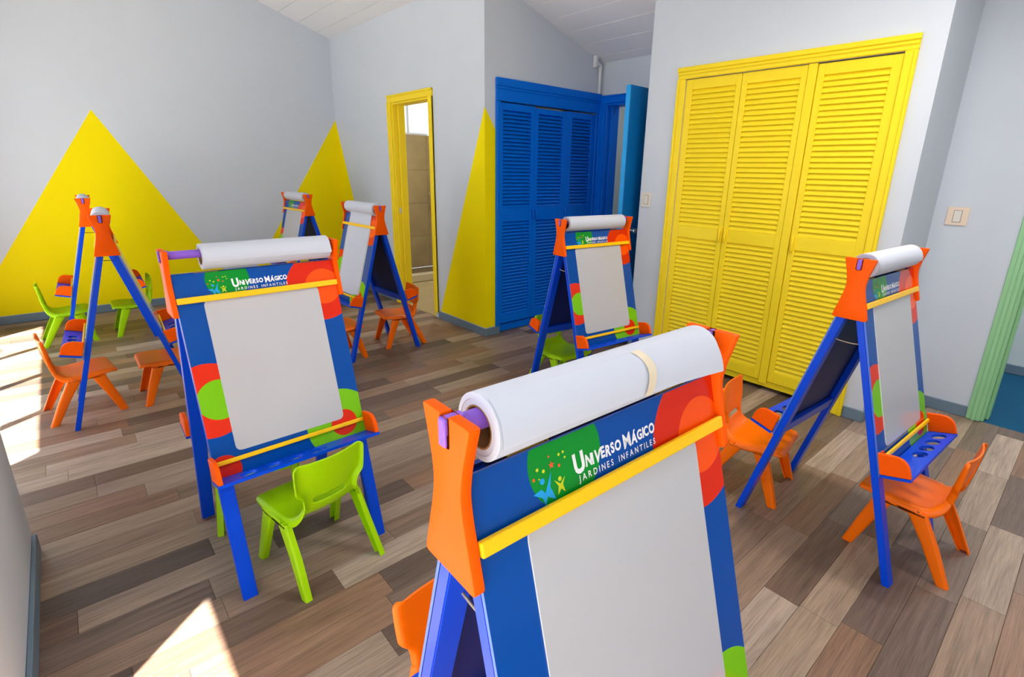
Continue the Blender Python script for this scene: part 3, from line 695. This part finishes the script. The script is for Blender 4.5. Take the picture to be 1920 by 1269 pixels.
def paper_roll(label, e, off, L_=.45, flap=None, sheet=False):
    zc = ZD+.0135-.0255+.0007
    M_ = Matrix.Translation(e.location) @ Matrix.Rotation(e.rotation_euler[2], 4, 'Z') @ Matrix.Translation((off, 0, zc))
    r = thing('paper_roll', label, 'paper roll', M_.translation, e.rotation_euler[2], 'paper rolls on the easels')
    link('roll', em(('roll', L_), lambda: mk_roll(L_)), r)
    R = .0433
    if flap:
        # loose end of the paper lifting off the front of the roll (front is -y)
        bm = bmesh.new(); n = 10; cols = 12; grid = []
        for j in range(cols+1):
            a = -L_/2+.004+(L_-.008)*j/cols; lift = flap*(.15+.85*(j/cols)**3); colv = []
            for i in range(n+1):
                t = i/n; ang = math.radians(70-85*t)     # from upper front down to lower front
                rr = R+.0004+lift*max(0, t-.35)**1.5
                colv.append(bm.verts.new((a+.005*(j/cols)**6*t*t, -rr*math.cos(ang)*1.0, rr*math.sin(ang)-lift*.6*max(0, t-.35))))
            grid.append(colv)
        for j in range(cols):
            for i in range(n): bm.faces.new((grid[j][i], grid[j][i+1], grid[j+1][i+1], grid[j+1][i]))
        link('loose_sheet', finish(bm, 'loose_sheet', M_PAPER, 60), r)
    if sheet:
        # sheet drawn from the back underside of the roll down over the board and under both bars
        bm = bmesh.new(); rows = []
        sw = .175
        path = [(-R*math.cos(math.radians(a)), R*math.sin(math.radians(a))-.0) for a in (-20, -45, -62)]
        zc_ = zc
        def panel(s, d): return (-(VF-s*ST+d*CT), s*CT+d*ST-zc_)
        path += [(-.017, -.049), panel(1.112, .0036), panel(1.08, .0033), panel(1.052, .0032), panel(1.028, .0032), panel(1.0, .0033), panel(.8, .0033), panel(.6, .0033), panel(.525, .0033), panel(.503, .0034)]
        for k, (yy, zz) in enumerate(path):
            w0 = sw if k < len(path)-2 else sw*(.93 if k == len(path)-2 else .55)
            rows.append([bm.verts.new((-off-w0+2*w0*j/8, yy, zz)) for j in range(9)])
        for a, b_ in zip(rows, rows[1:]):
            for j in range(8): bm.faces.new((a[j], a[j+1], b_[j+1], b_[j]))
        link('hanging_sheet', finish(bm, 'hanging_sheet', M_PAPER, 50), r)['label'] = 'white paper drawn down over the board'
    return r

e0 = easel('large foreground easel cut off by the bottom of the picture', .562, .442, -.023)
e1 = easel('easel at left with the green chair in front and its roll pushed aside', .491, 1.997, .026, (-.06, 0))
e5 = easel('easel by the yellow closet at far right, seen from its side', 2.298, .534, -.057, (.095, 0))
e6 = easel('easel in front of the blue closet with a green chair under it', 2.456, 2.131, -.097)
e4 = easel('easel near the yellow bathroom frame with paper drawn over its board', 1.760, 3.910, -1.534)
e3 = easel('farthest easel standing by the yellow room corner', 1.874, 5.744, -1.502)
e2 = easel('easel at left seen end on between two orange chairs', 0.162, 3.814, -1.628)
e7 = easel('easel at far left against the big yellow triangle, between green chairs', 0.150, 5.565, -1.605)
r0 = paper_roll('large white paper roll with a loose edge and tape on the foreground easel', e0, -.004, .465, flap=.024)
paper_roll('white paper roll pushed along its bar on the easel behind a green chair', e1, .041, .425, flap=.008)
paper_roll('white paper roll on the easel at far right by the yellow closet', e5, .0, .46, flap=.006)
paper_roll('white paper roll on the easel in front of the blue closet', e6, -.005, .46)
paper_roll('white paper roll unrolled over the board near the bathroom frame', e4, .0, .46, sheet=True)
paper_roll('white paper roll on the farthest easel by the room corner', e3, .0, .46)
paper_roll('white paper roll on the end-on easel between orange chairs', e2, .0, .46)
paper_roll('white paper roll on the easel against the big yellow triangle', e7, .0, .46)
# strip of masking tape round the front of the foreground roll
bm = bmesh.new(); prev = None
for i in range(9):
    a = math.radians(72-86*i/8); rr = .0448+.010*max(0, i/8-.35); c0 = .038+.010*math.sin(i*.45)
    cur = [bm.verts.new((c0+k, -rr*math.cos(a), rr*math.sin(a)-.004*max(0, i/8-.5))) for k in (-.009, .009)]
    if prev: bm.faces.new((prev[0], prev[1], cur[1], cur[0]))
    prev = cur
link('tape_strip', finish(bm, 'tape_strip', M_TAPE, 60), r0)

# ------------------------------------------------------------------ children's chairs (x right, y forward, z up)
def spline(pts, n):
    out = []
    for i in range(len(pts)-1):
        p0 = Vector(pts[max(i-1, 0)]); p1 = Vector(pts[i]); p2 = Vector(pts[i+1]); p3 = Vector(pts[min(i+2, len(pts)-1)])
        for k in range(n):
            t = k/n
            out.append(.5*((2*p1)+(p2-p0)*t+(2*p0-5*p1+4*p2-p3)*t*t+(3*p1-p0-3*p2+p3)*t**3))
    out.append(Vector(pts[-1])); return out
def shell(prof, hw, curv, skirt, thick, m, name, hole=None, flip=1):
    """prof: list of (y,z) ; hw(t), curv(t), skirt(t) functions of 0..1 ; sheet with turned-back rim"""
    bm = bmesh.new(); N = len(prof); cols = [-1, -.97, -.8, -.6, -.4, -.2, 0, .2, .4, .6, .8, .97, 1]; grid = []
    for i, p in enumerate(prof):
        t = i/(N-1); tg = (prof[min(i+1, N-1)]-prof[max(i-1, 0)]).normalized(); nn = Vector((tg.y, -tg.x))*flip
        rowv = []
        for a in cols:
            off = curv(t)*a*a
            if abs(a) == 1: off -= skirt(t)
            q = p+nn*off; rowv.append(bm.verts.new((a*hw(t), q.x, q.y)))
        grid.append(rowv)
    for i in range(N-1):
        for j in range(len(cols)-1):
            if hole and hole(i, j): continue
            bm.faces.new((grid[i][j], grid[i][j+1], grid[i+1][j+1], grid[i+1][j]))
    bmesh.ops.recalc_face_normals(bm, faces=bm.faces[:])
    me = bpy.data.meshes.new('tmp'); bm.to_mesh(me); bm.free()
    ob = bpy.data.objects.new('tmp', me); COL.objects.link(ob)
    sd = ob.modifiers.new('s', 'SOLIDIFY'); sd.thickness = thick; sd.offset = 0
    sb = ob.modifiers.new('b', 'SUBSURF'); sb.levels = 1; sb.render_levels = 1
    dg = bpy.context.evaluated_depsgraph_get(); out = bpy.data.meshes.new_from_object(ob.evaluated_get(dg)); out.name = name
    bpy.data.objects.remove(ob); bpy.data.meshes.remove(me)
    out.materials.clear(); out.materials.append(m)
    for p in out.polygons: p.use_smooth = True
    return out
def lerp_tab(tab):
    def f(t):
        for (a, va), (b_, vb) in zip(tab, tab[1:]):
            if t <= b_: return va+(vb-va)*(t-a)/(b_-a)
        return tab[-1][1]
    return f
def chair_meshes(m):
    seat_p = spline([(.166, .240), (.164, .254), (.150, .2625), (.10, .2635), (.03, .257), (-.03, .2505), (-.07, .2545), (-.096, .277), (-.108, .306)], 3)
    seat = shell(seat_p, lerp_tab([(0, .130), (.15, .146), (.42, .1535), (.60, .148), (.78, .127), (.9, .110), (1, .100)]), lerp_tab([(0, .0), (.3, .002), (.6, .008), (.8, .014), (1, .014)]), lerp_tab([(0, .010), (.3, .018), (.55, .034), (.8, .034), (1, .026)]), .006, m, 'seat')
    back_p = spline([(-.107, .302), (-.111, .322), (-.117, .346), (-.122, .372), (-.128, .400), (-.133, .428), (-.137, .455), (-.140, .474), (-.142, .484)], 2)
    N = len(back_p)
    back = shell(back_p, lerp_tab([(0, .100), (.17, .100), (.30, .104), (.36, .126), (.6, .130), (.86, .131), (.95, .126), (1, .116)]), lerp_tab([(0, .014), (.3, .018), (.6, .022), (1, .020)]), lerp_tab([(0, .028), (.3, .028), (.6, .024), (1, .016)]), .007, m, 'backrest',
                 hole=lambda i, j: 1 <= i <= 2 and 3 <= j <= 8)
    def leg(sx, front):
        bm = bmesh.new(); s = 1 if front else -1
        # horizontal C-shaped sections, top under the side rail, bottom on the floor
        yt0, yt1 = (.040, .104) if front else (-.062, .004)
        yb0, yb1 = (.140, .178) if front else (-.180, -.142)
        def sec(z, ya, yb, xo, dep):
            w = .006
            pts = [(ya, xo-dep), (ya, xo), (yb, xo), (yb, xo-dep), (yb-w, xo-dep), (yb-w, xo-w), (ya+w, xo-w), (ya+w, xo-dep)]
            return [bm.verts.new((sx*x_, y_, z)) for y_, x_ in pts]
        A = sec(.246, yt0, yt1, .1500, .022); B = sec(.13, (yt0*.5+yb0*.5), (yt1*.5+yb1*.5), .1545, .024); C_ = sec(.0006, yb0, yb1, .163, .024)
        for r0_, r1_ in ((A, B), (B, C_)):
            for i in range(8): bm.faces.new((r0_[i], r0_[(i+1) % 8], r1_[(i+1) % 8], r1_[i]))
        def cap(r):
            bm.faces.new((r[0], r[1], r[6], r[7])); bm.faces.new((r[1], r[2], r[5], r[6])); bm.faces.new((r[2], r[3], r[4], r[5]))
        cap(A); cap(C_)
        es = [e for e in bm.edges if abs(e.verts[0].co.z-e.verts[1].co.z) > .05 and all(abs(v.co.x)*1 > .1495 for v in e.verts)]
        bmesh.ops.bevel(bm, geom=es, offset=.008, segments=3, affect='EDGES', profile=.5)
        return finish(bm, 'leg', m, 50)
    def rail(sx):
        bm = bmesh.new()
        pts = rounded([(-.066, .236), (-.046, .250), (-.030, .2535), (.080, .2565), (.100, .250), (.112, .236), (.085, .226), (.070, .2385), (-.025, .2365), (-.040, .226)], [.003, .012, .012, .014, .012, .003, .003, .008, .008, .003], 3)
        u0, u1 = sorted((sx*.132, sx*.1515)); prism(bm, pts, u0, u1, lambda a, b, d: (d, a, b), bev=.005, seg=2)
        return finish(bm, 'side_rail', m, 50)
    return {'seat': seat, 'backrest': back, 'legs': [leg(s, f) for s in (-1, 1) for f in (1, 0)], 'rails': [rail(-1), rail(1)]}
CM = {'o': chair_meshes(M_CHO), 'g': chair_meshes(M_CHG)}
def chair(kind, label, x, y, deg):
    c = thing('child_chair', label, 'chair', (x, y, 0), math.radians(deg), 'orange plastic children\'s chairs' if kind == 'o' else 'green plastic children\'s chairs')
    d = CM[kind]
    link('seat', d['seat'], c); link('backrest', d['backrest'], c)
    for l in d['legs']: link('leg', l, c)
    for r in d['rails']: link('side_rail', r, c)
    return c
chair('g', 'lime green chair with its back to the viewer, tucked under the left easel tray', .522, 1.742, 9.4)
chair('o', 'bright orange chair at far right under the tray of the side-on easel', 2.338, .272, -3)
chair('o', 'orange chair in the sunlight under the tray of the end-on easel', -.095, 3.877, -83.4)
chair('o', 'orange chair in front of the bathroom doorway', 2.015, 3.896, 82)
chair('o', 'orange chair with its back to the yellow closet', 2.294, .921, 188.7)
chair('g', 'green chair under the easel in front of the blue closet', 2.432, 2.36, 178)
chair('g', 'green chair at far left beside the sunlit floor', -.124, 5.610, -88)
chair('g', 'green chair in front of the big yellow triangle, facing the window', .352, 5.61, 90)
chair('o', 'orange chair half hidden behind the left easel', .357, 3.849, 90)
chair('o', 'orange chair partly hidden behind the left easel board, beside the unrolled paper', 1.447, 3.845, -90)
chair('g', 'green chair almost hidden behind the legs of the left easel', .447, 2.225, 163)
chair('o', 'orange chair at the bottom edge behind the foreground easel', .535, .755, 180)
